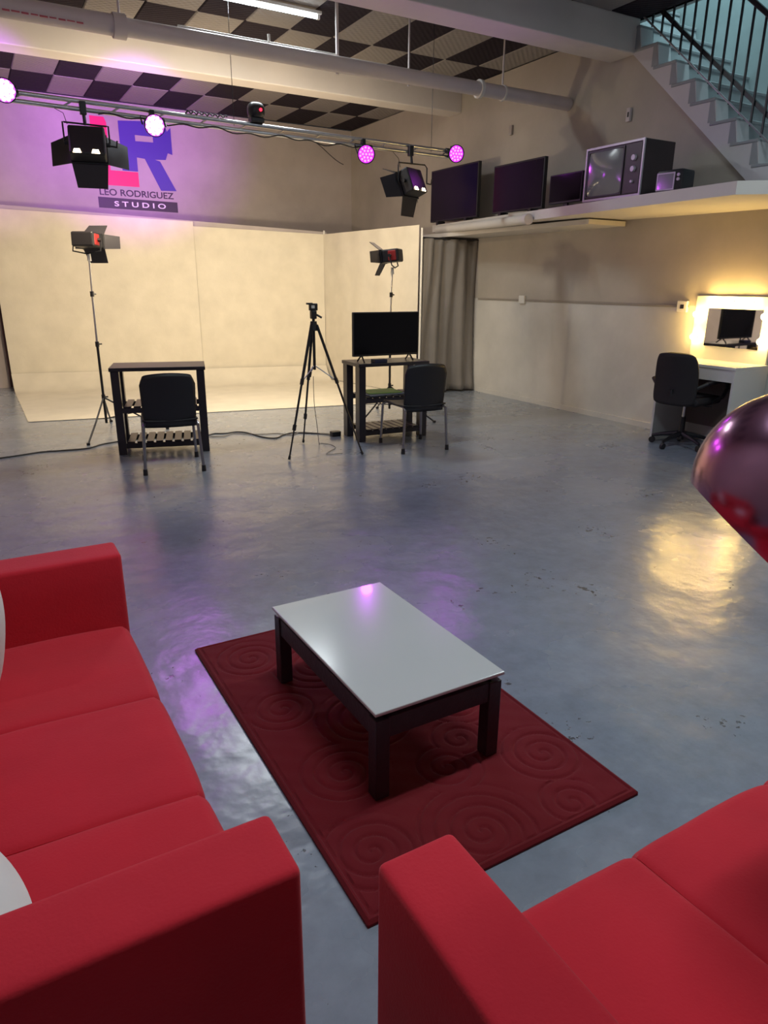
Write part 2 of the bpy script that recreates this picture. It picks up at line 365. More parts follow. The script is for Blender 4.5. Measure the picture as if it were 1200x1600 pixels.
def rail_z(y): return 2.82 + (y-4.35)*0.868
SL(MB().cyl((6.30, 4.0, rail_z(4.0)), (6.30, 7.2, rail_z(7.2)), 0.009, seg=8).build('bottom_rod', M_RODW, st))
SL(MB().box((6.33, 5.55, rail_z(5.55)+0.17), (0.03, 3.2*1.325, 0.035), rot=Euler((math.atan(0.868), 0, 0))).build('lower_rail', M_RAIL, st))
SL(MB().box((6.31, 5.55, rail_z(5.55)+0.84), (0.045, 3.2*1.325, 0.04), rot=Euler((math.atan(0.868), 0, 0)), bevel=0.008).build('handrail', M_RAIL, st))
for i in range(22):
    y = 4.05 + 0.1243*2*i/2*1.0
    if y > 7.0: break
    SL(MB().box((6.31, y, rail_z(y)+0.41), (0.016, 0.016, 0.86)).build('baluster', M_RAIL, st))

# ------------------------------------------------------------------ pipe under the ceiling
pp = thing('ceiling_pipe', 'long grey painted pipe hung on rods below the checkered ceiling', 'pipe', (3, 6.82, 3.48))
def PL(o): o.location = -Vector(pp.location); return o
PL(MB().cyl((XL+0.02, 6.84, 3.48), (1.42, 6.83, 3.48), 0.076, seg=24).build('wide_section', M_PIPE, pp, True))
PL(MB().cyl((1.42, 6.83, 3.48), (6.325, 6.78, 3.47), 0.068, seg=24).build('main_run', M_PIPE, pp, True))
PL(MB().cyl((1.36, 6.83, 3.48), (1.46, 6.83, 3.48), 0.092, seg=24).build('coupling', M_PIPE, pp, True))
PL(MB().cyl((5.04, 6.795, 3.472), (5.075, 6.795, 3.472), 0.09, seg=24).build('coupling', M_PLASTW, pp, True))
PL(MB().cyl((5.36, 6.79, 3.471), (5.38, 6.79, 3.471), 0.077, seg=24).build('coupling', M_PLASTW, pp, True))
PL(MB().cyl((1.9, 6.86, 3.565), (3.40, 6.85, 3.56), 0.012, seg=8).build('conduit', M_PLASTW, pp, True))
PL(MB().cyl((2.72, 6.855, 3.56), (2.72, 6.855, 3.63), 0.014, seg=8).build('conduit_box', M_PLASTW, pp))
for x in (1.42, 3.40, 4.2, 5.40):
    PL(MB().cyl((x, 6.84, 3.40), (x, 6.84, ZC-0.0), 0.016 if x in (3.40,) else 0.010, seg=8).build('hanger_rod', M_PIPE, pp))
b = MB()
for k in range(11):
    b.box((0.45+k*0.065, 6.7665, 3.4435), (0.05 if k % 3 else 0.058, 0.004, 0.018 if k % 2 else 0.026), rot=Euler((-0.52, 0, 0)))
o = PL(b.build('faded_lettering', mat('faded_red_paint', (0.50, 0.12, 0.16), 0.7), pp)); o['kind'] = 'stuff'
# pipe on the slab's front edge
lp = tag(MB().cyl((5.50, 6.42, 2.185), (5.86, 8.70, 2.215), 0.052, seg=16).build('ledge_pipe', M_SLAB, None, True), 'pale painted pipe running along the front of the ledge under the televisions', 'pipe')
MB().cyl((5.493, 6.37, 2.184), (5.502, 6.43, 2.185), 0.058, seg=16).build('end_cap', M_PIPE, lp, True)

# ------------------------------------------------------------------ fluorescent tubes
def tube_light(x, y, z, ln, label, loc_rz=0):
    t = thing('tube_light', label, 'light', (x, y, z), loc_rz, None)
    MB().box((0, 0, 0.035), (ln+0.1, 0.06, 0.03), bevel=0.006).build('housing', M_PLASTW, t)
    MB().cyl((-ln/2, 0, 0), (ln/2, 0, 0), 0.017, seg=12).build('glass_tube', M_TUBE, t, True)
    for s in (-1, 1): MB().box((s*(ln/2+0.02), 0, 0.006), (0.03, 0.035, 0.05), bevel=0.004).build('end_socket', M_PLASTW, t)
    return t
t1 = tube_light(2.78, 7.25, 3.975, 1.20, 'glowing cool white tube light on the checkered ceiling')
lamp('tube_lamp', 'AREA', 42, (0.88, 0.97, 1.0), t1, (0, 0, -0.03), (0, 0, -1), shape='RECTANGLE', size=1.2, size_y=0.12)
t2 = tube_light(1.15, 1.55, 3.975, 1.20, 'cool white tube light overhead behind the camera, above the coffee table')
t3 = tube_light(4.3, 1.8, 3.975, 1.20, 'cool white tube light overhead nearer the vanity wall')
for t in (t2, t3):
    lamp('tube_lamp', 'AREA', 42, COOL, t, (0, 0, -0.03), (0, 0, -1), shape='RECTANGLE', size=1.2, size_y=0.12)
t4 = tube_light(7.0, 5.2, 6.36, 1.20, 'cool white tube light over the staircase', PI/2)
lamp('tube_lamp', 'AREA', 55, (0.62, 0.95, 1.0), t4, (0, 0, -0.03), (0, 0, -1), shape='RECTANGLE', size=1.2, size_y=0.12)

# ------------------------------------------------------------------ wall sign
SY = YB - 0.001
sg = thing('wall_sign', 'large pink and indigo letter sign with lettered plate on the back wall', 'sign', (2.5, SY, 2.57))
def SP(poly, name, m, t=0.006):
    o = MB().prism(poly, lambda x, z: (x, SY, z), lambda x, z: (x, SY-t, z)).build(name, m, sg); o.location = -Vector(sg.location); return o
SP([(1.97, 2.90), (2.60, 2.90), (2.60, 3.11), (2.195, 3.11), (2.20, 3.76), (2.17, 3.83), (1.97, 3.83)], 'letter_l', M_PINK, 0.004)
R_out = [(2.37, 3.12), (2.60, 3.12), (2.60, 3.32), (2.72, 3.31), (2.93, 2.87), (3.17, 2.88), (2.95, 3.29), (3.04, 3.32), (3.08, 3.42), (3.15, 3.40), (3.15, 3.78), (3.09, 3.72), (3.05, 3.85), (2.37, 3.80)]
o = MB(); 
# R with its counter cut out: built as two rings of polygons joined
R_left = [(2.37, 3.12), (2.60, 3.12), (2.60, 3.545), (2.60, 3.63), (2.60, 3.82), (2.37, 3.80)]
R_top = [(2.60, 3.63), (2.87, 3.63), (2.87, 3.84), (2.60, 3.82)]
R_right = [(2.87, 3.31), (3.04, 3.32), (3.08, 3.42), (3.15, 3.40), (3.15, 3.78), (3.09, 3.72), (3.05, 3.85), (2.87, 3.84)]
R_low = [(2.60, 3.32), (2.72, 3.31), (2.87, 3.31), (2.87, 3.55), (2.60, 3.545)]
R_leg = [(2.72, 3.31), (2.93, 2.87), (3.17, 2.88), (2.95, 3.29), (2.87, 3.31)]
for pz in (R_left, R_top, R_right, R_low, R_leg):
    o.prism(pz, lambda x, z: (x, SY, z), lambda x, z: (x, SY-0.008, z))
o = o.build('letter_r', M_BLUE, sg); o.location = -Vector(sg.location)
SP([(1.97, 2.575), (3.17, 2.56), (3.17, 2.712), (1.97, 2.728)], 'plate', M_SIGN, 0.006)
def text(body, name, x, z, wd, hgt, m, depth, ytop, parent, loc0):
    cu = bpy.data.curves.new('txt', 'FONT'); cu.body = body; cu.size = 1.0; cu.extrude = 0.004; cu.offset = 0.018
    to = bpy.data.objects.new('txt', cu); COL.objects.link(to)
    bpy.context.view_layer.update()
    me = bpy.data.meshes.new_from_object(to.evaluated_get(bpy.context.evaluated_depsgraph_get()))
    bpy.data.objects.remove(to)
    xs = [v.co.x for v in me.vertices]; ys = [v.co.y for v in me.vertices]
    sx = wd/(max(xs)-min(xs)); sy = hgt/(max(ys)-min(ys)); mx, my = min(xs), min(ys)
    for v in me.vertices: v.co = Vector(((v.co.x-mx)*sx+x, ytop - (v.co.z+0.004)*depth/0.008, (v.co.y-my)*sy+z)) - Vector(loc0)
    bm = bmesh.new(); bm.from_mesh(me); bmesh.ops.remove_doubles(bm, verts=bm.verts, dist=1e-6); left = set(bm.verts)
    while left:                                # one object per letter
        st_ = [next(iter(left))]; isl = set(st_)
        while st_:
            v = st_.pop()
            for e in v.link_edges:
                o2 = e.other_vert(v)
                if o2 not in isl: isl.add(o2); st_.append(o2)
        left -= isl; idx = {v: n for n, v in enumerate(isl)}
        m2 = bpy.data.meshes.new(name); m2.from_pydata([v.co.copy() for v in idx], [], [[idx[v] for v in f.verts] for f in bm.faces if f.verts[0] in isl])
        m2.materials.append(m); o = bpy.data.objects.new(name, m2); COL.objects.link(o); o.parent = parent
    bm.free()
text('LEO RODRIGUEZ', 'name_letter', 2.00, 2.755, 1.12, 0.095, M_SIGN, 0.004, SY-0.0005, sg, sg.location)
text('S T U D I O', 'plate_letter', 2.20, 2.605, 0.78, 0.075, M_LETTER, 0.003, SY-0.006, sg, sg.location)

# ------------------------------------------------------------------ studio backdrop (cream cyclorama of hung sheets)
bd = thing('studio_backdrop', 'cream cloth studio backdrop sweeping down the back onto the floor', 'backdrop', (2.6, 9.6, 0))
def BL(o): o.location = -Vector(bd.location); return o
Abk, Bbk = Vector((0.40, 11.46, 0)), Vector((4.93, 10.48, 0))
Af, Bf = Vector((0.385, 8.60, 0)), Vector((4.56, 7.90, 0))
def sheet(u0, u1, zt0, zt1, off, seed):
    def fn(u, v):
        uu = u0+(u1-u0)*u; p = Abk.lerp(Bbk, uu); zt = zt0+(zt1-zt0)*u
        n = Vector((-0.21, -0.978, 0)); z = 0.012 + (zt-0.012)*v
        fold = 0.006*math.sin(uu*37+seed+1.5*v)+0.005*math.sin(uu*11+v*4+seed)
        cv = 0.30*max(0, 1-z/0.30)**2
        p = p + n*(off+0.004+fold*min(1, v*3)+cv*0.0); return Vector((p.x, p.y, z))
    b = MB().grid(fn, 60, 24); return b
BL(sheet(0.0, 0.58, 2.425, 2.335, 0.030, 0).build('left_sheet', M_CLOTH, bd, True))
BL(sheet(0.57, 1.0, 2.275, 2.215, 0.012, 2).build('right_sheet', M_CLOTH, bd, True))
def ffn(u, v):
    p = Abk.lerp(Bbk, u).lerp(Af.lerp(Bf, u), v); n = Vector((-0.21, -0.978, 0))
    z = 0.006 + 0.22*max(0, 1-v*7)**2
    p = p + n*0.05*(1-v); return Vector((p.x, p.y, z))
BL(MB().grid(ffn, 24, 30).build('floor_sheet', M_CLOTH, bd, True))
Cf = Vector((5.29, 8.29, 0))
BL(MB().prism([(4.56, 7.90), (5.29, 8.29), (4.92, 10.44)], lambda x, y: (x, y, 0.004), lambda x, y: (x, y, 0.007)).build('floor_sheet', M_CLOTH, bd))
def pfn(u, v):
    p = Vector((4.93, 10.48, 0)).lerp(Cf, u); zt = 2.215+(2.235-2.215)*u
    f = 0.006*math.sin(u*29+v*2)*v; return Vector((p.x - f, p.y, 0.01+(zt-0.01)*v))
BL(MB().grid(pfn, 50, 16).build('side_panel', M_CLOTH, bd, True))
b = MB()
for z in (0.15, 1.2): b.cyl((4.97, 10.50, z), (5.325, 8.31, z), 0.012, seg=6)
BL(MB().cyl((5.335, 8.285, 0.02), (5.335, 8.285, 2.2), 0.014, seg=8).build('frame_post', M_PLASTW, bd))
BL(MB().cyl((4.99, 10.53, 0.0), (4.955, 10.50, 2.27), 0.014, seg=8).build('frame_post', M_PLASTW, bd))
bf = MB().prism([(0.45, 0.0), (5.0, 0.0), (5.0, 2.25), (0.45, 2.482)], lambda x, z: (x, 11.52-(x-0.3)*0.2163, z), lambda x, z: (x+0.02, 11.60-(x-0.3)*0.2163, z)).build('backdrop_partition', M_WALL)
tag(bf, 'low grey partition standing just behind the cream backdrop', 'partition')

# ------------------------------------------------------------------ curtain at right of the backdrop
def cfn(u, v):
    x = 5.385 + 0.93*u; z = 0.03+2.05*v
    x2 = x + 0.10*math.sin((1-v)*2.2)*(-1 if u < 0.6 else 0.1)*(1-v)*(1-u)
    a = 0.026*math.sin(u*31+2.6*(1-v)*(1-u)+0.8*math.sin(v*3)) + 0.028*math.sin(u*12+3*v+0.6)
    if v < 0.12: a *= 1+0.8*(0.12-v)/0.12
    return Vector((max(5.385, min(x2, 6.315)), 8.37+a-0.02*(1-v), z))
cu = tag(MB().grid(cfn, 110, 24).build('curtain', M_CURT, None, True), 'grey floor-length curtain hanging beside the cream backdrop', 'curtain')
cu.modifiers.new('s', 'SOLIDIFY').thickness = 0.006
MB().cyl((5.385, 8.37, 2.085), (6.325, 8.37, 2.085), 0.012, seg=8).build('curtain_rod', M_BLKM, cu)

# ------------------------------------------------------------------ lighting truss
ZT = lambda x: 2.925 - 0.012*(x+0.85)
tr = thing('lighting_truss', 'aluminium lighting bar spanning the room below the ceiling', 'truss', (2.0, 7.0, 2.9))
def TL(o): o.location = -Vector(tr.location); return o
for dzz in (0.03, -0.03):
    TL(MB().cyl((XL+0.01, 7.0, ZT(XL)+dzz), (4.92, 7.0, ZT(4.92)+dzz), 0.018, seg=12).build('chord', M_ALU, tr, True))
for i in range(15):
    x = -0.6+i*0.38
    TL(MB().cyl((x, 7.0, ZT(x)-0.03), (x+0.1, 7.0, ZT(x)+0.03), 0.008, seg=6).build('rung', M_ALU, tr))
for x in (0.2, 2.4, 4.6):
    TL(MB().cyl((x, 7.0, ZT(x)), (x, 7.0, ZC), 0.003, seg=6).build('hanging_wire', M_BLKM, tr))
# cables looped on the bar
cab = MB()
pts = []
for i in range(60):
    x = 1.2+i*0.045; pts.append((x, 6.975, ZT(x)-0.055+0.012*math.sin(i*0.9)+0.01*math.sin(i*0.37)))
cab.tube(pts, 0.006, 6)
pts = [(1.95+0.011*i, 6.99, ZT(2.1)+0.045+0.025*abs(math.sin(i*0.7))) for i in range(36)]
cab.tube(pts, 0.007, 6)
pts = [(3.18+0.02*i, 6.97, ZT(3.2)-0.05-0.19*math.sin(min(1, i/20)*PI/2)**1.5) for i in range(18)]
cab.tube(pts, 0.004, 6)
tag(cab.build('truss_cable', M_CABLE, None, True), 'dark power cable wound along and drooping from the lighting bar', 'cable')

# PAR cans
def par(x, z, label, aim, wash=None, es=1.0, wk=1.0):
    t = thing('par_light', label, 'stage light', (x, 6.93, z), 0, 'magenta stage lights on the bar')
    q = Vector(aim).to_track_quat('Z', 'Y').to_matrix()
    MB().lathe([(0.0, -0.12), (0.055, -0.12), (0.07, -0.08), (0.085, -0.02), (0.090, 0.0), (0.090, 0.02), (0.082, 0.02), (0.080, 0.004)], seg=24, q=q).build('can', M_BLKM, t, True)
    MB().lathe([(0.0, 0.008), (0.081, 0.006), (0.081, 0.0), (0.0, 0.0)], seg=24, q=q).build('lens', M_PARDIM, t, True)
    b = MB()
    for r, n in ((0.0, 1), (0.034, 6), (0.062, 11)):
        for k in range(n):
            a = 2*PI*k/n; b.lathe([(0.015 if wash else 0.011, 0.008), (0.013 if wash else 0.009, 0.014), (0.0, 0.016)], c=q @ Vector((r*math.cos(a), r*math.sin(a), 0)), seg=8, q=q)
    o = b.build('led_cluster', M_PARLED if wash else M_PARMID, t, True); o['kind'] = 'stuff'
    zt = ZT(x)-z
    MB().tube([(-0.1, 0, 0), (-0.102, 0.03, zt*0.4), (-0.1, 0.06, max(0.05, zt-0.02)), (0.1, 0.06, max(0.05, zt-0.02)), (0.102, 0.03, zt*0.4), (0.1, 0, 0)], 0.007, 6).build('yoke', M_BLKM, t)
    MB().box((0, 0.065, max(0.04, zt-0.01)), (0.04, 0.05, 0.09), bevel=0.004).build('clamp', M_BLKM, t)
    d = Vector(aim).normalized()
    lamp('par_lamp', 'SPOT', 18*es, MAG, t, tuple(d*0.03), d, spot_size=2.7, spot_blend=0.9, shadow_soft_size=0.07)
    if wash: 
        wd = Vector(wash).normalized()
        lamp('added_wall_wash', 'SPOT', 1150*wk, (0.50, 0.07, 1.0), t, tuple(wd*0.22), wd, spot_size=0.80, spot_blend=1.0, shadow_soft_size=0.07)  # added rear-facing spot tinting the back wall purple; the can shines forward
    return t
par(0.50, 2.93, 'magenta stage light at the left end of the bar', (0.15, -1, -0.25), (-0.02, 1, 0.15), 1.0, 0.35)
par(1.65, 2.80, 'magenta stage light in front of the indigo letter on the wall', (0.05, -1, -0.25), (0.15, 1, 0.15), 1.0, 0.85)
par(3.76, 2.755, 'magenta stage light hanging from the middle right of the bar', (-0.35, -1, -0.25), None, 0.7)
par(4.88, 2.855, 'magenta stage light at the right end of the bar', (-0.25, -1, -0.15), None, 0.7)
# moving head on the bar
mh = thing('moving_head', 'small dark round effect light with red indicator sitting on the bar', 'stage light', (2.62, 7.0, ZT(2.62)+0.048))
MB().box((0, 0, 0.02), (0.13, 0.10, 0.04), bevel=0.008).build('base', M_BLK, mh)
MB().rbox((0, 0, 0.10), (0.16, 0.14, 0.15), 0.06, seg=4).build('head', M_BLK, mh, True)
MB().lathe([(0, 0.01), (0.014, 0.008), (0.014, 0)], c=(0.02, -0.072, 0.10), seg=12, q=Vector((0, -1, 0)).to_track_quat('Z', 'Y').to_matrix()).build('indicator', M_LEDRED, mh)

# ------------------------------------------------------------------ barn door fixtures
def barn_head(parent, q, body, s=1.0, glow=True, red=True, yoke_h=0.13, vents=False):
    """body built along local +Y as light direction; q rotates into the thing's space"""
    bw, bd_, bh = body
    def B(o): o.matrix_local = q.to_matrix().to_4x4() if hasattr(q, 'to_matrix') else q.to_4x4(); return o
    B(MB().box((0, 0, 0), (bw, bd_, bh), bevel=0.015).build('housing', M_BLK, parent))
    if red: B(MB().box((0, -bd_*0.12, 0), (bw+0.006, bd_*0.5, bh*0.8), bevel=0.01).build('red_band', M_REDM, parent))
    B(MB().box((0, bd_/2+0.008, 0), (bw*1.04, 0.02, bh*1.06), bevel=0.004).build('front_frame', M_BLKM, parent))
    B(MB().box((0, bd_/2+0.020, 0), (bw*0.9, 0.006, bh*0.88)).build('lens', M_GLOW_W, parent))
    y = bd_/2+0.02
    def door(c0, hinge, out, ln, wid, nm):
        h = Vector(hinge); d = Vector(out).normalized(); c0 = Vector(c0)
        a = [c0 - h*wid/2, c0 + h*wid/2, c0 + h*wid*0.42 + d*ln, c0 - h*wid*0.42 + d*ln]
        n = h.cross(d).normalized()*0.003
        b = MB(); v = [b.bm.verts.new(p+n) for p in a]; w_ = [b.bm.verts.new(p-n) for p in a]
        b.bm.faces.new(v); b.bm.faces.new(w_[::-1])
        for i in range(4): b.bm.faces.new((v[i], v[(i+1) % 4], w_[(i+1) % 4], w_[i]))
        B(b.build('barn_door', M_DOOR, parent))
    door((0, y, bh/2), (1, 0, 0), (0, 0.75, 0.65), 0.20*s, bw, 't')
    door((0, y, -bh/2), (1, 0, 0), (0, 0.55, -0.85), 0.20*s, bw, 'b')
    door((-bw/2, y, 0), (0, 0, 1), (-0.85, 0.5, 0), 0.20*s, bh, 'l')
    door((bw/2, y, 0), (0, 0, 1), (0.85, 0.5, 0), 0.20*s, bh, 'r')
    for sx in (-1, 1): B(MB().cyl((sx*bw/2, 0, 0), (sx*(bw/2+0.035), 0, 0), 0.018, seg=10).build('tilt_knob', M_BLK, parent))
    return B
def stand_light(x, y, zh, aim, label, legs_a, lean=0.0):
    t = thing('stand_light', label, 'studio light', (x, y, 0), 0, 'barn door lights on stands')
    head = Vector((lean, 0, zh))
    MB().cyl((0, 0, 0.10), (0, 0, 0.9), 0.013, seg=10).build('lower_pole', M_BLKM, t, True)
    MB().cyl((0, 0, 0.9), (lean*0.4, 0, 1.38), 0.011, seg=10).build('middle_pole', M_ALU, t, True)
    MB().cyl((lean*0.4, 0, 1.38), (lean, 0, zh-0.14), 0.009, seg=10).build('upper_pole', M_ALU, t, True)
    for z in (0.37, 0.9, 1.38): MB().cyl((lean*max(0, z-0.9)*0.8, 0, z-0.025), (lean*max(0, z-0.9)*0.8, 0, z+0.025), 0.019, seg=10).cyl((0, 0, z), (0.045, 0, z), 0.008, seg=6).build('collar', M_BLK, t)
    for a in legs_a:
        c, s_ = math.cos(a), math.sin(a)
        MB().tube([(0.012*c, 0.012*s_, 0.36), (0.32*c, 0.32*s_, 0.165), (0.60*c, 0.60*s_, 0.012)], 0.009, 6).build('leg', M_BLKM, t)
        MB().tube([(0.012*c, 0.012*s_, 0.15), (0.27*c, 0.27*s_, 0.195)], 0.006, 6).build('brace', M_BLKM, t)
        MB().box((0.60*c, 0.60*s_, 0.012), (0.03, 0.03, 0.024), bevel=0.004).build('foot', M_BLK, t)
    MB().cyl(tuple(head+Vector((0, 0, -0.19))), tuple(head+Vector((0, 0, -0.12))), 0.020, 0.016, seg=10).build('spigot', M_PLASTW, t)
    # head sub-assembly: children of the thing, offset through an intermediate location
    q = Vector(aim).to_track_quat('Y', 'Z')
    B = barn_head(t, q, (0.225, 0.19, 0.135), 0.72)
    for ch in t.children:
        if ch.name.split('.')[0] in ('housing', 'red_band', 'front_frame', 'lens', 'barn_door', 'tilt_knob'):
            ch.location = head
    b = MB().tube([(-0.142, 0, 0), (-0.142, -0.03, -0.10), (0, -0.03, -0.125), (0.142, -0.03, -0.10), (0.142, 0, 0)], 0.007, 6)
    o = b.build('yoke', M_BLKM, t); o.location = head; o.rotation_euler = (0, 0, math.atan2(-aim[0], aim[1]))
    d = Vector(aim).normalized()
    lamp('stand_lamp', 'AREA', P_FRESNEL, WARM, t, tuple(head+d*0.17), d, shape='RECTANGLE', size=0.16, size_y=0.13)
    return t
stand_light(1.065, 7.62, 1.875, (0.62, 0.80, -0.08), 'barn door light on a tall stand at left, behind the bare desk', (4.26, 6.1, 1.35), 0.02)
stand_light(4.12, 7.02, 1.79, (-0.72, 0.72, -0.10), 'barn door light on a stand behind the flat monitor', (3.6, 5.2, 1.3), 0.02)

def truss_light(x, z, aim, label):
    t = thing('truss_light', label, 'studio light', (x, 6.92, z), 0, 'barn door lights hung from the bar')
    q = Vector(aim).to_track_quat('Y', 'Z')
    B = barn_head(t, q, (0.29, 0.13, 0.25), 0.95, red=False)
    for sx in (-0.28, 0.22):
        o = MB().prism([(-0.032, -0.016), (0.032, -0.016), (0.022, 0.016), (-0.022, 0.016)], lambda a, c: (sx*0.29+a, -0.066, -0.105+c), lambda a, c: (sx*0.29+a, -0.072, -0.105+c)).build('lit_vent', M_GLOW_W, t); B(o)
    zt = ZT(x)-z
    MB().tube([(-0.18, 0, 0), (-0.18, 0.0, 0.15), (-0.165, 0.02, zt-0.15), (0.165, 0.02, zt-0.15), (0.18, 0.0, 0.15), (0.18, 0, 0)], 0.007, 6).build('yoke', M_BLKM, t)
    MB().cyl((0, 0.02, zt-0.155), (0, 0.04, zt-0.06), 0.014, seg=8).box((0, 0.05, zt-0.025), (0.05, 0.05, 0.10), bevel=0.005).build('clamp', M_BLK, t)
    MB().tube([(0.18, 0, 0), (0.235, 0, -0.005), (0.24, -0.01, 0.045)], 0.008, 6).build('tilt_lever', M_BLK, t)
    MB().tube([(-0.14, 0.03, 0.14), (-0.16, 0.03, 0.22), (-0.22, 0.05, zt-0.05)], 0.003, 5).build('safety_wire', M_CABLE, t)
    d = Vector(aim).normalized()
    lamp('truss_lamp', 'AREA', P_TRUSS, WARM, t, tuple(d*0.10), d, shape='RECTANGLE', size=0.26, size_y=0.22)
    return t
truss_light(1.08, 2.60, (0.22, 0.95, -0.42), 'barn door light hung from the bar in front of the pink letter')
truss_light(4.32, 2.53, (-0.42, 0.90, -0.42), 'barn door light hung from the bar near the right wall')

# ------------------------------------------------------------------ sofas
def sofa(label, x, y, rz, seams, L, D=0.88, arm_w=0.148, hz=0.62, seat=0.365):
    """local x along the sofa, local -y... front edge at y=0 facing +y, back at y=-D"""
    t = thing('sofa', label, 'sofa', (x, y, 0), rz, None)
    MB().box((L/2, -D/2, 0.115), (L-0.02, D-0.04, 0.15), bevel=0.01).build('base', M_RED, t)
    for ax in (arm_w/2, L-arm_w/2):
        MB().rbox((ax, -D/2, (hz+0.03)/2), (arm_w, D, hz-0.03), 0.014, inner=6).build('arm', M_RED, t, True)
    cuts = [arm_w] + seams + [L-arm_w]
    for n_, (a, b_) in enumerate(zip(cuts, cuts[1:])):
        R_ = 0.035; prof_ = [(-D+0.15, seat-0.20), (-D+0.15, seat-0.002)] + [(-D+0.15+(D-0.155-R_)*k/12, seat+0.010*math.sin(PI*k/12)) for k in range(1, 12)]
        prof_ += [(-R_-0.004+R_*math.sin(PI/2*k/5), seat-R_+R_*math.cos(PI/2*k/5)) for k in range(6)] + [(-0.004-0.004*k, seat-R_-0.05*k) for k in (1, 2, 3)]
        xs_ = [0, 0.004, 0.010, 0.020, 0.04] + [0.04+(b_-a-0.08)*k/16 for k in range(1, 16)] + [b_-a-0.04, b_-a-0.020, b_-a-0.010, b_-a-0.004, b_-a]
        bb = MB(); V = []
        for x_ in xs_:
            e_ = min(x_, b_-a-x_); dip = 0.007*math.exp(-(e_/0.007)**1.2) + 0.004*math.exp(-e_/0.06); row = []
            for k, (yy, zz) in enumerate(prof_):
                wv = 0.0022*math.sin(x_*19+yy*6+n_*2)*math.sin(yy*11+n_) + 0.0016*math.sin(x_*47+n_*3+yy*4)*max(0, math.exp(-e_/0.08))
                row.append(bb.bm.verts.new((a+x_, yy-(dip if k > 14 else 0), zz-((dip-wv) if k > 0 else 0))))
            V.append(row)
        for i_ in range(len(xs_)-1):
            for k in range(len(prof_)-1): bb.bm.faces.new((V[i_][k], V[i_+1][k], V[i_+1][k+1], V[i_][k+1]))
        for row in (V[0], V[-1]): bb.bm.faces.new(row)
        bb.build('seat_cushion', M_RED, t, True)
    for a, b_ in zip(cuts, cuts[1:]):
        MB().rbox(((a+b_)/2, -D+0.235, 0.555), (b_-a-0.004, 0.13, 0.36), 0.045, seg=4, inner=6, rot=Euler((-0.10, 0, 0))).build('back_cushion', M_RED, t, True)
    MB().rbox((L/2, -D+0.08, 0.40), (L-2*arm_w+0.002, 0.16, 0.72), 0.02).build('backrest', M_RED, t, True)
    for ax in (0.08, L-0.08):
        for ay in (-0.08, -D+0.08): MB().cyl((ax, ay, 0), (ax, ay, 0.045), 0.022, seg=10).build('foot', M_BLK, t)
    return t
# left sofa faces +X: local +y -> +X, local x -> -Y ; origin at far end
sofa('long red fabric sofa along the left edge with white pillows', 0.325, 2.49, -PI/2, [0.65, 1.11], 1.68)
# right sofa faces +Y: local x must run +X with front at +y
sofa('red fabric sofa in the lower right corner of the floor area', 0.432, 0.765, 0.0, [0.615, 1.08], 1.68)
def pillow(x, y, z, rot, label):
    b = MB()
    def fn(sgn):
        def f(u, v):
            a, c = 2*u-1, 2*v-1
            k = (1-abs(a)**2.6)*(1-abs(c)**2.6)
            sh = 1-0.07*(a*a*c*c)
            return Vector((a*0.20*(1-0.06*c*c)*sh, sgn*0.075*k**0.6, c*0.20*(1-0.06*a*a)*sh))
        return f
    b.grid(fn(1), 16, 16); b.grid(fn(-1), 16, 16)
    bmesh.ops.remove_doubles(b.bm, verts=b.bm.verts, dist=0.0005)
    o = b.build('pillow', M_PILLOW, None, True); o.location = (x, y, z); o.rotation_euler = rot
    return tag(o, label, 'pillow', 'white pillows on the left sofa')
pillow(-0.124, 2.06, 0.555, (-0.18, 0, -PI/2), 'white pillow on the left sofa, by its far arm')
pillow(-0.27, 1.175, 0.437, (PI/2-0.05, 0, 0.25), 'white pillow lying on the left sofa, behind its near arm')

# ------------------------------------------------------------------ rug with carved swirls
rx0, rx1, ry0, ry1 = 0.622, 1.572, 1.137, 2.674
C_SW = [(0.80, 2.48, .15), (1.02, 2.30, .20), (0.78, 2.08, .14), (1.30, 2.52, .17), (1.43, 2.15, .17), (1.02, 1.88, .19), (0.82, 1.66, .16), (1.12, 1.52, .13),
        (1.36, 1.80, .16), (1.44, 1.42, .15), (1.05, 1.24, .20), (1.24, 1.62, .12), (0.74, 1.33, .15), (1.36, 1.20, .11), (1.48, 2.5, .12), (1.2, 2.1, .13)]
def rug_h(x, y):
    h = 0.0
    best = None
    for cx, cy, rr in C_SW:
        d = math.hypot(x-cx, y-cy)
        if d < rr*1.0:
            k = d/rr
            if best is None or k < best[0]: best = (k, cx, cy, rr, d)
    if best:
        k, cx, cy, rr, d = best; a = math.atan2(y-cy, x-cx)
        ph = (d/0.045 + a/(2*PI)) % 1.0
        g = math.exp(-((ph-0.5)/0.13)**2)
        h = -0.006*g*(1 if k < 0.95 else 0.4)
    h += 0.0012*math.sin(x*61+y*17)*math.sin(y*53-x*9)
    return h
def rfn(u, v):
    x = rx0+(rx1-rx0)*u; y = ry0+(ry1-ry0)*v
    e = min(u*(rx1-rx0), (1-u)*(rx1-rx0), v*(ry1-ry0), (1-v)*(ry1-ry0))
    z = 0.017 + (rug_h(x, y) if e > 0.02 else (-0.004 if e > 0.012 else 0.0))
    if e <= 0: z = 0.012
    return Vector((x, y, z))
rg = tag(MB().grid(rfn, 190, 300).build('rug', M_RUG, None, True), 'dark red rug with carved swirl pattern under the coffee table', 'rug')
rg.location = (0, 0, 0)
b = MB().box(((rx0+rx1)/2, (ry0+ry1)/2, 0.006), (rx1-rx0+0.006, ry1-ry0+0.006, 0.012), bevel=0.003, seg=1)
b.build('rug_backing', M_RUG, rg)

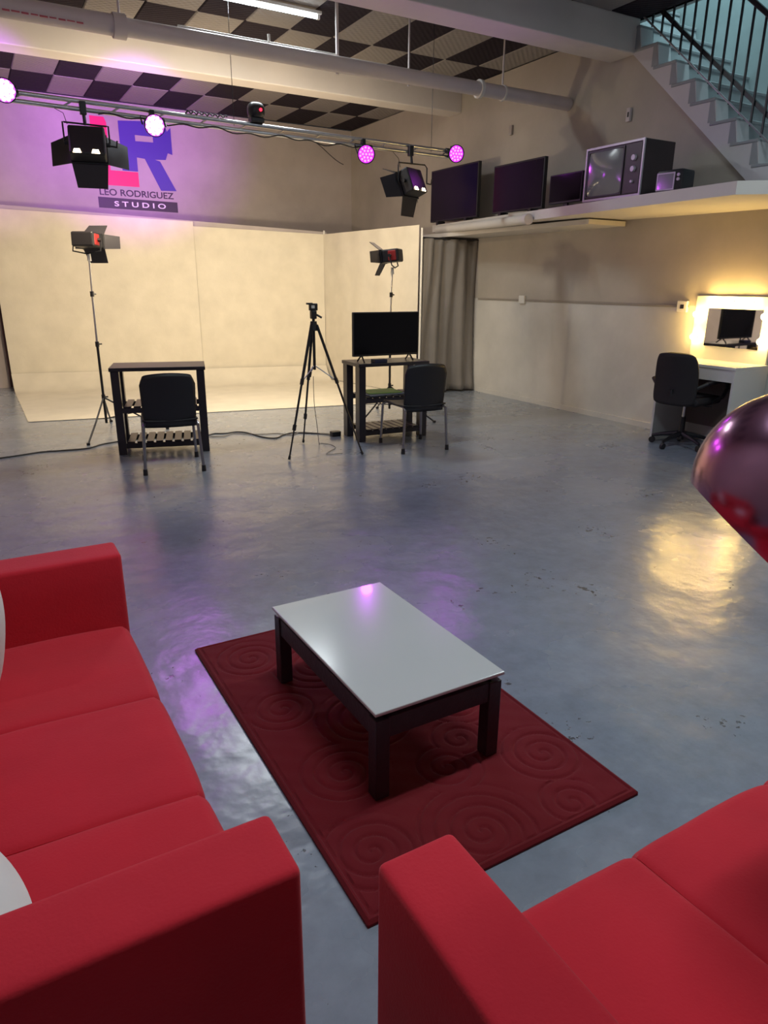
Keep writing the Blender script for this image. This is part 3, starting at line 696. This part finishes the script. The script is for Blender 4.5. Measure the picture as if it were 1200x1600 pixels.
# ------------------------------------------------------------------ coffee table
ct = thing('coffee_table', 'low coffee table with white top and dark wooden frame on the red rug', 'table', (1.07, 1.885, 0.0185), math.radians(0.3))
w2, d2 = 0.232, 0.395
MB().box((0, 0, 0.304), (0.475, 0.80, 0.012), bevel=0.003).build('table_top', M_TABLE, ct)
for sx in (-1, 1):
    MB().box((sx*(w2-0.02), 0, 0.243), (0.03, 2*d2-0.06, 0.07), bevel=0.003).build('apron', M_DKWOOD, ct)
    MB().box((0, sx*(d2-0.02), 0.243), (2*w2-0.06, 0.03, 0.07), bevel=0.003).build('apron', M_DKWOOD, ct)
    for sy in (-1, 1):
        MB().box((sx*(w2-0.024), sy*(d2-0.024), 0.139), (0.048, 0.048, 0.278), bevel=0.003).build('leg', M_DKWOOD, ct)
        MB().box((sx*(w2-0.06), sy*(d2-0.06), 0.288), (0.03, 0.03, 0.022)).build('spacer', M_STEEL, ct)

# ------------------------------------------------------------------ desks
def desk(label, x, y, rz, wd, dp, hz):
    t = thing('desk', label, 'desk', (x, y, 0), rz, 'black slatted desks')
    MB().box((wd/2, dp/2, hz-0.016), (wd+0.02, dp+0.02, 0.032), bevel=0.004).build('desk_top', M_DESK, t)
    lw = 0.07
    for lx in (lw/2, wd-lw/2):
        for ly in (lw*0.7, dp-lw*0.7):
            MB().box((lx, ly, (hz-0.032)/2), (lw, lw*1.4, hz-0.032), bevel=0.004).build('leg', M_DESK, t)
    for z in (0.42, 0.10):
        for ly in (0.022, dp-0.022): MB().box((wd/2, ly, z-0.02), (wd-2*lw+0.002, 0.025, 0.045)).build('shelf_rail', M_DESK, t)
        n = 8
        for k in range(n):
            xx = lw+0.045+(wd-2*lw-0.09)*k/(n-1)
            MB().box((xx, dp/2, z+0.011), (0.062, dp-0.02, 0.014), bevel=0.003, seg=1).build('slat', M_DESK, t)
    return t
desk('bare black desk with slatted shelves at left before the backdrop', 0.985, 6.51, math.radians(-15), 0.80, 0.44, 0.78)
desk('black desk with slatted shelves carrying the flat monitor', 3.165, 5.97, math.radians(-3.5), 0.76, 0.40, 0.765)
# folders on the right desk's middle shelf
def folder(x, y, z, rz, sx, sy, m, label):
    o = MB().box((0, 0, 0), (sx, sy, 0.012), bevel=0.003, seg=1).build('folder', m); o.location = (x, y, z); o.rotation_euler = (0, 0, rz)
    return tag(o, label, 'folder')
folder(3.50, 6.15, 0.4445, 0.05, 0.42, 0.30, M_BLUEF, 'blue grey folder on the middle shelf of the monitor desk')
folder(3.52, 6.17, 0.4572, -0.12, 0.36, 0.26, M_GREEN, 'green folder on top of the blue grey folder')
# monitor
mo = thing('monitor', 'large black flat monitor standing on the right desk', 'monitor', (3.52, 6.08, 0.765), math.radians(-1))
MB().box((0, 0, 0.265), (0.735, 0.035, 0.415), bevel=0.006).build('casing', M_BLK, mo)
MB().box((0, -0.0185, 0.270), (0.71, 0.004, 0.385)).build('screen', M_SCREEN, mo)
for sx in (-0.27, 0.27):
    MB().tube([(sx, 0, 0.07), (sx*1.02, -0.07, 0.006)], 0.008, 6).build('foot', M_BLK, mo)
    MB().tube([(sx, 0, 0.07), (sx*1.02, 0.08, 0.006)], 0.008, 6).build('foot', M_BLK, mo)
# small box before the monitor
bx = tag(MB().box((3.40, 6.00, 0.7825), (0.14, 0.09, 0.035), bevel=0.006).build('media_box', mat('blue_black_plastic', (0.012, 0.016, 0.05), 0.35)), 'small blue black box below the monitor on the right desk', 'box')

# ------------------------------------------------------------------ chairs
def chair(label, x, y, rz):
    t = thing('chair', label, 'chair', (x, y, 0), rz, 'black plastic chairs')
    def back(u, v):
        a = 2*u-1; z = 0.375+(0.815-0.375)*v
        hw = 0.205+0.012*v-0.03*max(0, v-0.85)/0.15*abs(a)**6
        top = -0.022*a*a*v
        y_ = -0.245-0.05*v+0.030*(a*a)-0.0
        return Vector((a*hw, y_, z+top))
    b = MB().grid(back, 18, 12)
    def sk(u, v):
        a = 2*u-1; return Vector((a*(0.215), -0.25+0.47*v, 0.435+0.012*a*a-0.018*math.sin(v*PI)-0.03*max(0, v-0.88)/0.12))
    o = b.build('backrest', M_BLK, t, True); o.modifiers.new('s', 'SOLIDIFY').thickness = 0.012
    o = MB().grid(sk, 12, 12).build('seat', M_BLK, t, True); o.modifiers.new('s', 'SOLIDIFY').thickness = 0.014
    for sx in (-1, 1):
        MB().tube([(sx*0.195, -0.20, 0.43), (sx*0.212, -0.262, 0.40), (sx*0.232, -0.275, 0.02)], 0.0125, 8).build('leg', M_STEEL, t, True)
        MB().tube([(sx*0.195, 0.16, 0.42), (sx*0.21, 0.225, 0.39), (sx*0.222, 0.245, 0.02)], 0.0125, 8).build('leg', M_STEEL, t, True)
        for p in ((sx*0.232, -0.275), (sx*0.222, 0.245)): MB().cyl((p[0], p[1], 0), (p[0], p[1], 0.05), 0.019, 0.017, seg=10).build('foot_cap', M_BLK, t)
        MB().tube([(sx*0.195, -0.20, 0.418), (sx*0.195, 0.16, 0.415)], 0.01, 6).build('side_rail', M_STEEL, t)
    return t
chair('black plastic chair pulled up to the bare left desk', 1.325, 5.93, math.radians(-10))
chair('black plastic chair in front of the monitor desk', 3.545, 5.60, math.radians(-5))

# ------------------------------------------------------------------ tripod
tp = thing('tripod', 'black camera tripod with phone holder before the backdrop', 'tripod', (2.61, 5.78, 0))
cz = 1.15
for fx, fy in ((2.262-2.61, 5.60-5.78), (2.93-2.61, 5.47-5.78), (2.66-2.61, 6.20-5.78)):
    n = Vector((fx, fy, 0)).normalized(); top = Vector((n.x*0.03, n.y*0.03, cz)); ft = Vector((fx, fy, 0.01)); k1 = top.lerp(ft, 0.42); k2 = top.lerp(ft, 0.76)
    lg = MB().cyl(top, k1, 0.013, seg=8).cyl(k1, k2, 0.010, seg=8).cyl(k2, ft, 0.0075, seg=8).build('leg', M_BLKM, tp, True)
    for k in (k1, k2): MB().cyl(k+(top-ft).normalized()*0.025, k-(top-ft).normalized()*0.025, 0.017, seg=8).build('clip', M_BLK, lg)
    MB().cyl(ft, ft+(top-ft).normalized()*0.03, 0.012, seg=8).build('rubber_foot', M_BLK, lg)
    MB().cyl((0, 0, 0.80), tuple(k1), 0.005, seg=6).build('spreader', M_STEEL, tp)
MB().cyl((0, 0, 0.76), (0, 0, cz+0.06), 0.013, seg=10).build('centre_column', M_BLKM, tp, True)
MB().cyl((0, 0, cz-0.05), (0, 0, cz+0.03), 0.038, 0.028, seg=12).build('crown', M_BLK, tp, True)
MB().box((0, 0, cz+0.085), (0.05, 0.05, 0.07), bevel=0.008).cyl((0.02, 0, cz+0.09), (0.075, -0.01, cz+0.06), 0.009, seg=8).build('pan_head', M_BLK, tp)
MB().box((0, 0, cz+0.15), (0.075, 0.035, 0.06), bevel=0.006).box((-0.035, 0, cz+0.178), (0.05, 0.03, 0.015)).build('phone_holder', M_BLK, tp)
MB().box((-0.012, -0.022, cz+0.152), (0.03, 0.012, 0.025), bevel=0.003).build('holder_clamp', M_PLASTW, tp)
MB().cyl((-0.055, -0.01, 0.70), (-0.045, -0.01, 0.745), 0.014, seg=8).tube([(-0.05, -0.01, 0.745), (-0.02, 0, 0.79)], 0.003, 5).build('hanging_plug', M_BLK, tp)

# ------------------------------------------------------------------ cables on the floor
def cable(pts, r, m, label, name='floor_cable'):
    P = [Vector(p) for p in pts]; out = []
    for i in range(len(P)-1):
        p0, p1, p2, p3 = P[max(i-1, 0)], P[i], P[i+1], P[min(i+2, len(P)-1)]
        for k in range(8):
            t = k/8; out.append(0.5*((2*p1)+(p2-p0)*t+(2*p0-5*p1+4*p2-p3)*t*t+(3*p1-p0-3*p2+p3)*t**3))
    out.append(P[-1])
    return tag(MB().tube(out, r, 6).build(name, m, None, True), label, 'cable')
cable([(-0.8, 6.75, .007), (0.04, 6.87, .007), (0.36, 6.95, .007), (0.55, 6.93, .007), (0.78, 6.92, .007), (0.95, 7.05, .007), (1.3, 7.12, .007), (1.6, 7.0, .007), (1.93, 6.94, .007)], 0.007, M_CABLE, 'dark cable running across the floor at the left edge')
cable([(1.93, 6.96, .007), (2.02, 7.02, .007), (2.12, 6.98, .007), (2.25, 7.0, .007), (2.33, 6.9, .007), (2.40, 6.62, .007), (2.50, 6.52, .007), (2.62, 6.62, .007), (2.75, 6.68, .007), (2.87, 6.59, .007), (3.0, 6.5, .007), (3.07, 6.42, .007)], 0.007, M_CABLE, 'wavy dark cable on the floor between the two desks')
cable([(1.93, 6.90, .007), (2.05, 6.85, .007), (2.2, 6.93, .007), (2.31, 6.83, .007), (2.45, 6.76, .007), (2.6, 6.72, .007), (2.7, 6.58, .007), (2.85, 6.66, .007), (3.06, 6.40, .007)], 0.005, M_CABLEG, 'thinner grey cable tangled with the dark one between the desks')
cable([(2.60, 5.79, 0.70), (2.63, 5.85, 0.45), (2.70, 5.95, 0.20), (2.76, 6.05, 0.02), (2.80, 6.1, .005), (2.86, 6.0, .005), (2.84, 5.85, .005), (2.70, 5.72, .005), (2.66, 5.65, .005), (2.80, 5.62, .005)], 0.003, M_CABLEG, 'thin grey wire hanging from the tripod to the floor')
tag(MB().box((3.09, 6.36, 0.025), (0.10, 0.07, 0.05), bevel=0.006).build('power_adapter', M_BLK), 'small black power adapter on the floor left of the monitor desk', 'adapter')

# ------------------------------------------------------------------ televisions on the ledge
def flat_tv(x, ya, yb, zb, h, label, depth=0.05, lift=0.045):
    yc = (ya+yb)/2; wd = yb-ya
    t = thing('television', label, 'television', (x, yc, slab_z(yc)), 0, 'televisions on the ledge')
    zt = h+zb-slab_z(yc); z0_ = lift
    MB().box((depth/2, 0, (z0_+zt)/2), (depth, wd, zt-z0_), bevel=0.006).build('casing', M_BLK, t)
    MB().box((-0.001, 0, (z0_+zt)/2), (0.004, wd-0.04, zt-z0_-0.04)).build('screen', M_SCREEN, t)
    for s in (-1, 1): MB().box((0.03, s*wd*0.3, lift/2+0.001), (0.12, 0.05, lift+0.002)).build('foot', M_BLK, t)
    return t
flat_tv(5.97, 7.96, 9.06, 2.37, 0.64, 'largest dark flat television at the far end of the ledge, behind the hanging light')
flat_tv(5.80, 6.52, 7.42, 2.36, 0.50, 'plain dark flat television, second from the far end of the ledge')
t = thing('small_monitor', 'small dark screen on a stand left of the old wooden television', 'monitor', (5.66, 6.02, slab_z(6.02)))
MB().box((0.02, 0, 0.20), (0.04, 0.48, 0.29), bevel=0.006).build('casing', M_BLK, t)
MB().box((-0.001, 0, 0.205), (0.004, 0.45, 0.255)).build('screen', M_SCREEN, t)
MB().box((0.03, 0, 0.04), (0.03, 0.06, 0.07)).box((0.03, 0, 0.006), (0.14, 0.2, 0.012), bevel=0.003).build('stand', M_BLK, t)
cr = thing('crt_television', 'old box television with silver bezel and dark wooden sides on the ledge', 'television', (5.50, 5.22, slab_z(5.22)))
cr.scale = (1, 1, 1.06)
MB().box((0.20, 0, 0.245), (0.40, 0.71, 0.45), bevel=0.008).build('cabinet', M_TVWOOD, cr)
MB().box((0.46, 0.02, 0.23), (0.14, 0.42, 0.28), bevel=0.03).build('tube_cover', M_BLK, cr)
def frame(y0_, y1_, z0_, z1_, t_, x0_, x1_):
    b = MB()
    b.box(((x0_+x1_)/2, (y0_+y1_)/2, z1_-t_/2), (x1_-x0_, y1_-y0_, t_)); b.box(((x0_+x1_)/2, (y0_+y1_)/2, z0_+t_/2), (x1_-x0_, y1_-y0_, t_))
    b.box(((x0_+x1_)/2, y0_+t_/2, (z0_+z1_)/2), (x1_-x0_, t_, z1_-z0_-2*t_)); b.box(((x0_+x1_)/2, y1_-t_/2, (z0_+z1_)/2), (x1_-x0_, t_, z1_-z0_-2*t_))
    return b
frame(-0.355, 0.355, 0.02, 0.47, 0.018, -0.014, 0.002).build('bezel', M_LILAC, cr)
def scr(u, v):
    a, c = 2*u-1, 2*v-1
    sx = 1-0.05*c**4; sz = 1-0.05*a**4
    return Vector((-0.006-0.022*(1-a*a)*(1-c*c), 0.10+a*0.215*sx, 0.245+c*0.185*sz))
MB().grid(scr, 16, 16).build('picture_tube', M_CRT, cr, True)
frame(-0.125, 0.325, 0.05, 0.44, 0.012, -0.010, 0.001).build('tube_surround', M_BLK, cr)
MB().box((-0.004, -0.24, 0.245), (0.008, 0.17, 0.39)).build('control_panel', M_TVWOOD, cr)
for z, rr in ((0.33, 0.028), (0.24, 0.028), (0.14, 0.014)):
    MB().cyl((-0.006, -0.25, z), (-0.028, -0.25, z), rr, rr*0.8, seg=16).build('knob', M_LILAC, cr)
for s in (-1, 1): MB().box((0.18, s*0.28, 0.011), (0.25, 0.05, 0.024)).build('foot', M_BLK, cr)
pt = thing('portable_television', 'small portable television with pale screen beside the old wooden one', 'television', (5.45, 4.52, slab_z(4.52)), math.radians(8))
MB().box((0.10, 0, 0.105), (0.20, 0.25, 0.19), bevel=0.02).build('casing', M_BLK, pt, True)
MB().box((-0.002, 0.03, 0.105), (0.008, 0.155, 0.125), bevel=0.003).build('screen', M_CRT, pt)
frame(-0.055, 0.115, 0.035, 0.175, 0.010, -0.008, 0.002).build('screen_frame', M_LILAC, pt)
for z in (0.15, 0.115): MB().cyl((0, -0.09, z), (-0.015, -0.09, z), 0.013, seg=12).build('knob', M_LILAC, pt)
for s in (-1, 1): MB().box((0.1, s*0.09, 0.006), (0.15, 0.02, 0.014)).build('foot', M_BLK, pt)

# ------------------------------------------------------------------ small wall fittings
def wbox(y, z, sy, sz, label, m, dark=True, nm='wall_outlet'):
    t = thing(nm, label, 'switch', (XR, y, z))
    MB().box((-0.018, 0, 0), (0.036, sy, sz), bevel=0.006).build('cover', m, t)
    if dark: MB().box((-0.0375, -0.005, 0), (0.003, sy*0.34, sz*0.36)).build('socket', M_BLK, t)
    return t
wbox(7.34, 1.315, 0.11, 0.10, 'white junction box on the conduit line of the right wall', M_PLASTW, False, 'junction_box')
wbox(4.87, 1.30, 0.12, 0.11, 'white wall outlet left of the lit vanity mirror', M_PLASTW, True)
wbox(5.85, 3.20, 0.05, 0.13, 'small grey wall fitting above the old television', M_PIPE, True, 'wall_fitting')
wbox(7.77, 3.36, 0.05, 0.11, 'faint grey wall fitting above the largest flat television', M_WALL, False, 'wall_fitting')

# ------------------------------------------------------------------ vanity
va = thing('vanity_desk', 'white vanity desk standing against the right wall', 'desk', (6.07, 4.27, 0))
dx, dyv, hv = 0.49, 0.83, 0.81
MB().box((0, 0, hv-0.013), (dx, dyv, 0.026), bevel=0.003).build('desk_top', M_WHITE, va)
for s in (-1, 1): MB().box((0, s*(dyv/2-0.012), (hv-0.026)/2), (dx-0.01, 0.024, hv-0.026), bevel=0.002).build('side_panel', M_WHITE, va)
MB().box((-dx/2+0.02, 0, hv-0.081), (0.022, dyv-0.05, 0.11)).build('drawer_front', M_WHITE, va)
MB().box((dx/2-0.02, 0, 0.46), (0.02, dyv-0.05, 0.60)).build('modesty_panel', mat('brown_board', (0.16, 0.12, 0.11), 0.6), va)
mr = thing('vanity_mirror', 'white framed vanity mirror ringed with glowing bulbs', 'mirror', (6.29, 4.29, hv))
MB().box((0.012, 0, 0.30), (0.024, 0.82, 0.60), bevel=0.003).build('backboard', M_WHITE, mr)
MB().box((-0.004, -0.03, 0.307), (0.008, 0.57, 0.355)).build('glass', M_MIRROR, mr)
for y, z in ((4.50, 1.365), (4.30, 1.36), (4.10, 1.36), (4.645, 1.235), (4.645, 1.02), (3.935, 1.24), (3.935, 1.02)):
    ly, lz = y-4.29, z-hv
    MB().cyl((0, ly, lz), (-0.025, ly, lz), 0.016, seg=12).build('bulb_socket', M_PLASTW, mr)
    b = MB(); bmesh.ops.create_uvsphere(b.bm, u_segments=16, v_segments=10, radius=0.03, matrix=Matrix.Translation((-0.05, ly, lz))); b.build('bulb', M_BULB, mr, True)
# dark door edge at right of the vanity
struct(MB().box((6.31, 3.72, 1.0), (0.04, 0.14, 2.0)).build('trim_7', mat('grey_door_frame', (0.12, 0.115, 0.12), 0.5)))

# office chair
oc = thing('office_chair', 'black swivel office chair with armrests at the white vanity', 'chair', (5.875, 4.355, 0), math.radians(8))
for k in range(5):
    a = 2*PI*k/5+0.55; c, s = math.cos(a), math.sin(a)
    MB().tube([(0.03*c, 0.03*s, 0.125), (0.17*c, 0.17*s, 0.10), (0.27*c, 0.27*s, 0.075)], 0.02, 8, [0.026, 0.02, 0.015]).build('base_arm', M_BLK, oc, True)
    MB().cyl((0.27*c-0.014*s, 0.27*s+0.014*c, 0.03), (0.27*c+0.014*s, 0.27*s-0.014*c, 0.03), 0.03, seg=14).cyl((0.27*c, 0.27*s, 0.03), (0.27*c, 0.27*s, 0.085), 0.009, seg=8).build('caster', M_BLK, oc)
MB().cyl((0, 0, 0.07), (0, 0, 0.29), 0.032, 0.026, seg=14).build('column_sleeve', M_BLK, oc, True)
MB().cyl((0, 0, 0.29), (0, 0, 0.42), 0.014, seg=12).build('gas_column', M_ALU, oc, True)
MB().box((0, 0, 0.42), (0.18, 0.16, 0.03), bevel=0.008).tube([(0, -0.05, 0.42), (0.05, -0.24, 0.415)], 0.006, 6).build('mechanism', M_BLK, oc)
MB().rbox((0.02, 0, 0.465), (0.46, 0.46, 0.075), 0.034, puff=0.015).build('seat', M_BLKF, oc, True)
def obk(u, v):
    a, c = 2*u-1, 2*v-1
    hw = 0.205 - 0.022*max(0, c)**2; k = (1-abs(a)**7)
    z = 0.67 + c*0.24*(1-0.10*abs(a)**5)
    return Vector((-0.255-0.035*v+0.05*a*a+0.02*math.sin(v*PI), a*hw*(1-0.09*abs(c)**7), z))
o = MB().grid(obk, 18, 18).build('backrest', M_BLKF, oc, True)
md = o.modifiers.new('s', 'SOLIDIFY'); md.thickness = 0.055; md.offset = 0
MB().tube([(-0.05, 0, 0.42), (-0.24, 0, 0.44), (-0.285, 0, 0.58)], 0.018, 8).build('back_support', M_BLK, oc)
for s in (-1, 1):
    MB().tube([(-0.20, s*0.205, 0.60), (-0.16, s*0.27, 0.645), (0.04, s*0.29, 0.66), (0.17, s*0.29, 0.645), (0.205, s*0.285, 0.58), (0.17, s*0.27, 0.50), (0.05, s*0.225, 0.45)], 0.018, 8).build('armrest', M_BLK, oc, True)

# ------------------------------------------------------------------ arc floor lamp, its globe shade hanging in at the right edge
GC = Vector((1.203, 0.652, 1.170)); GR = 0.166
ax = (-rgt*0.66 - upv*0.66 + fwd*0.36).normalized()       # mouth of the shade
q = (-ax).to_track_quat('Z', 'Y').to_matrix()
BASE = Vector((2.75, 1.05, 0))
al = thing('arc_lamp', 'polished copper globe lamp shade hanging in from the right edge', 'lamp', tuple(BASE))
prof = []
for i in range(40):
    th = -math.asin(0.70)+(PI/2+math.asin(0.70))*i/39; prof.append((GR*math.cos(th), GR*math.sin(th)))
inner = [(max(0, r*0.975), z*0.975) for r, z in prof[::-1]]
MB().lathe(prof+inner, c=GC-BASE, seg=64, q=q).build('shade', M_ORB, al, True)
apex = GC - ax*GR
pts = [apex, apex-ax*0.06, Vector((1.55, 0.75, 1.72)), Vector((1.95, 0.88, 1.95)), Vector((2.4, 1.0, 1.85)), Vector((2.7, 1.04, 1.45)), Vector((2.75, 1.05, 0.9)), Vector((2.75, 1.05, 0.05))]
outp = []
for i in range(len(pts)-1):
    p0, p1, p2, p3 = pts[max(i-1, 0)], pts[i], pts[i+1], pts[min(i+2, len(pts)-1)]
    for k in range(8):
        t_ = k/8; outp.append(0.5*((2*p1)+(p2-p0)*t_+(2*p0-5*p1+4*p2-p3)*t_*t_+(3*p1-p0-3*p2+p3)*t_**3)-BASE)
outp.append(pts[-1]-BASE)
MB().tube(outp, 0.011, 12).build('arm', M_ALU, al, True)
MB().cyl(tuple(apex-BASE+ax*0.005), tuple(apex-BASE-ax*0.05), 0.03, 0.018, seg=16).build('collar', M_ALU, al, True)
MB().lathe([(0, 0), (0.16, 0), (0.16, 0.035), (0.15, 0.045), (0, 0.05)], seg=32).build('base', M_BLKM, al, True)
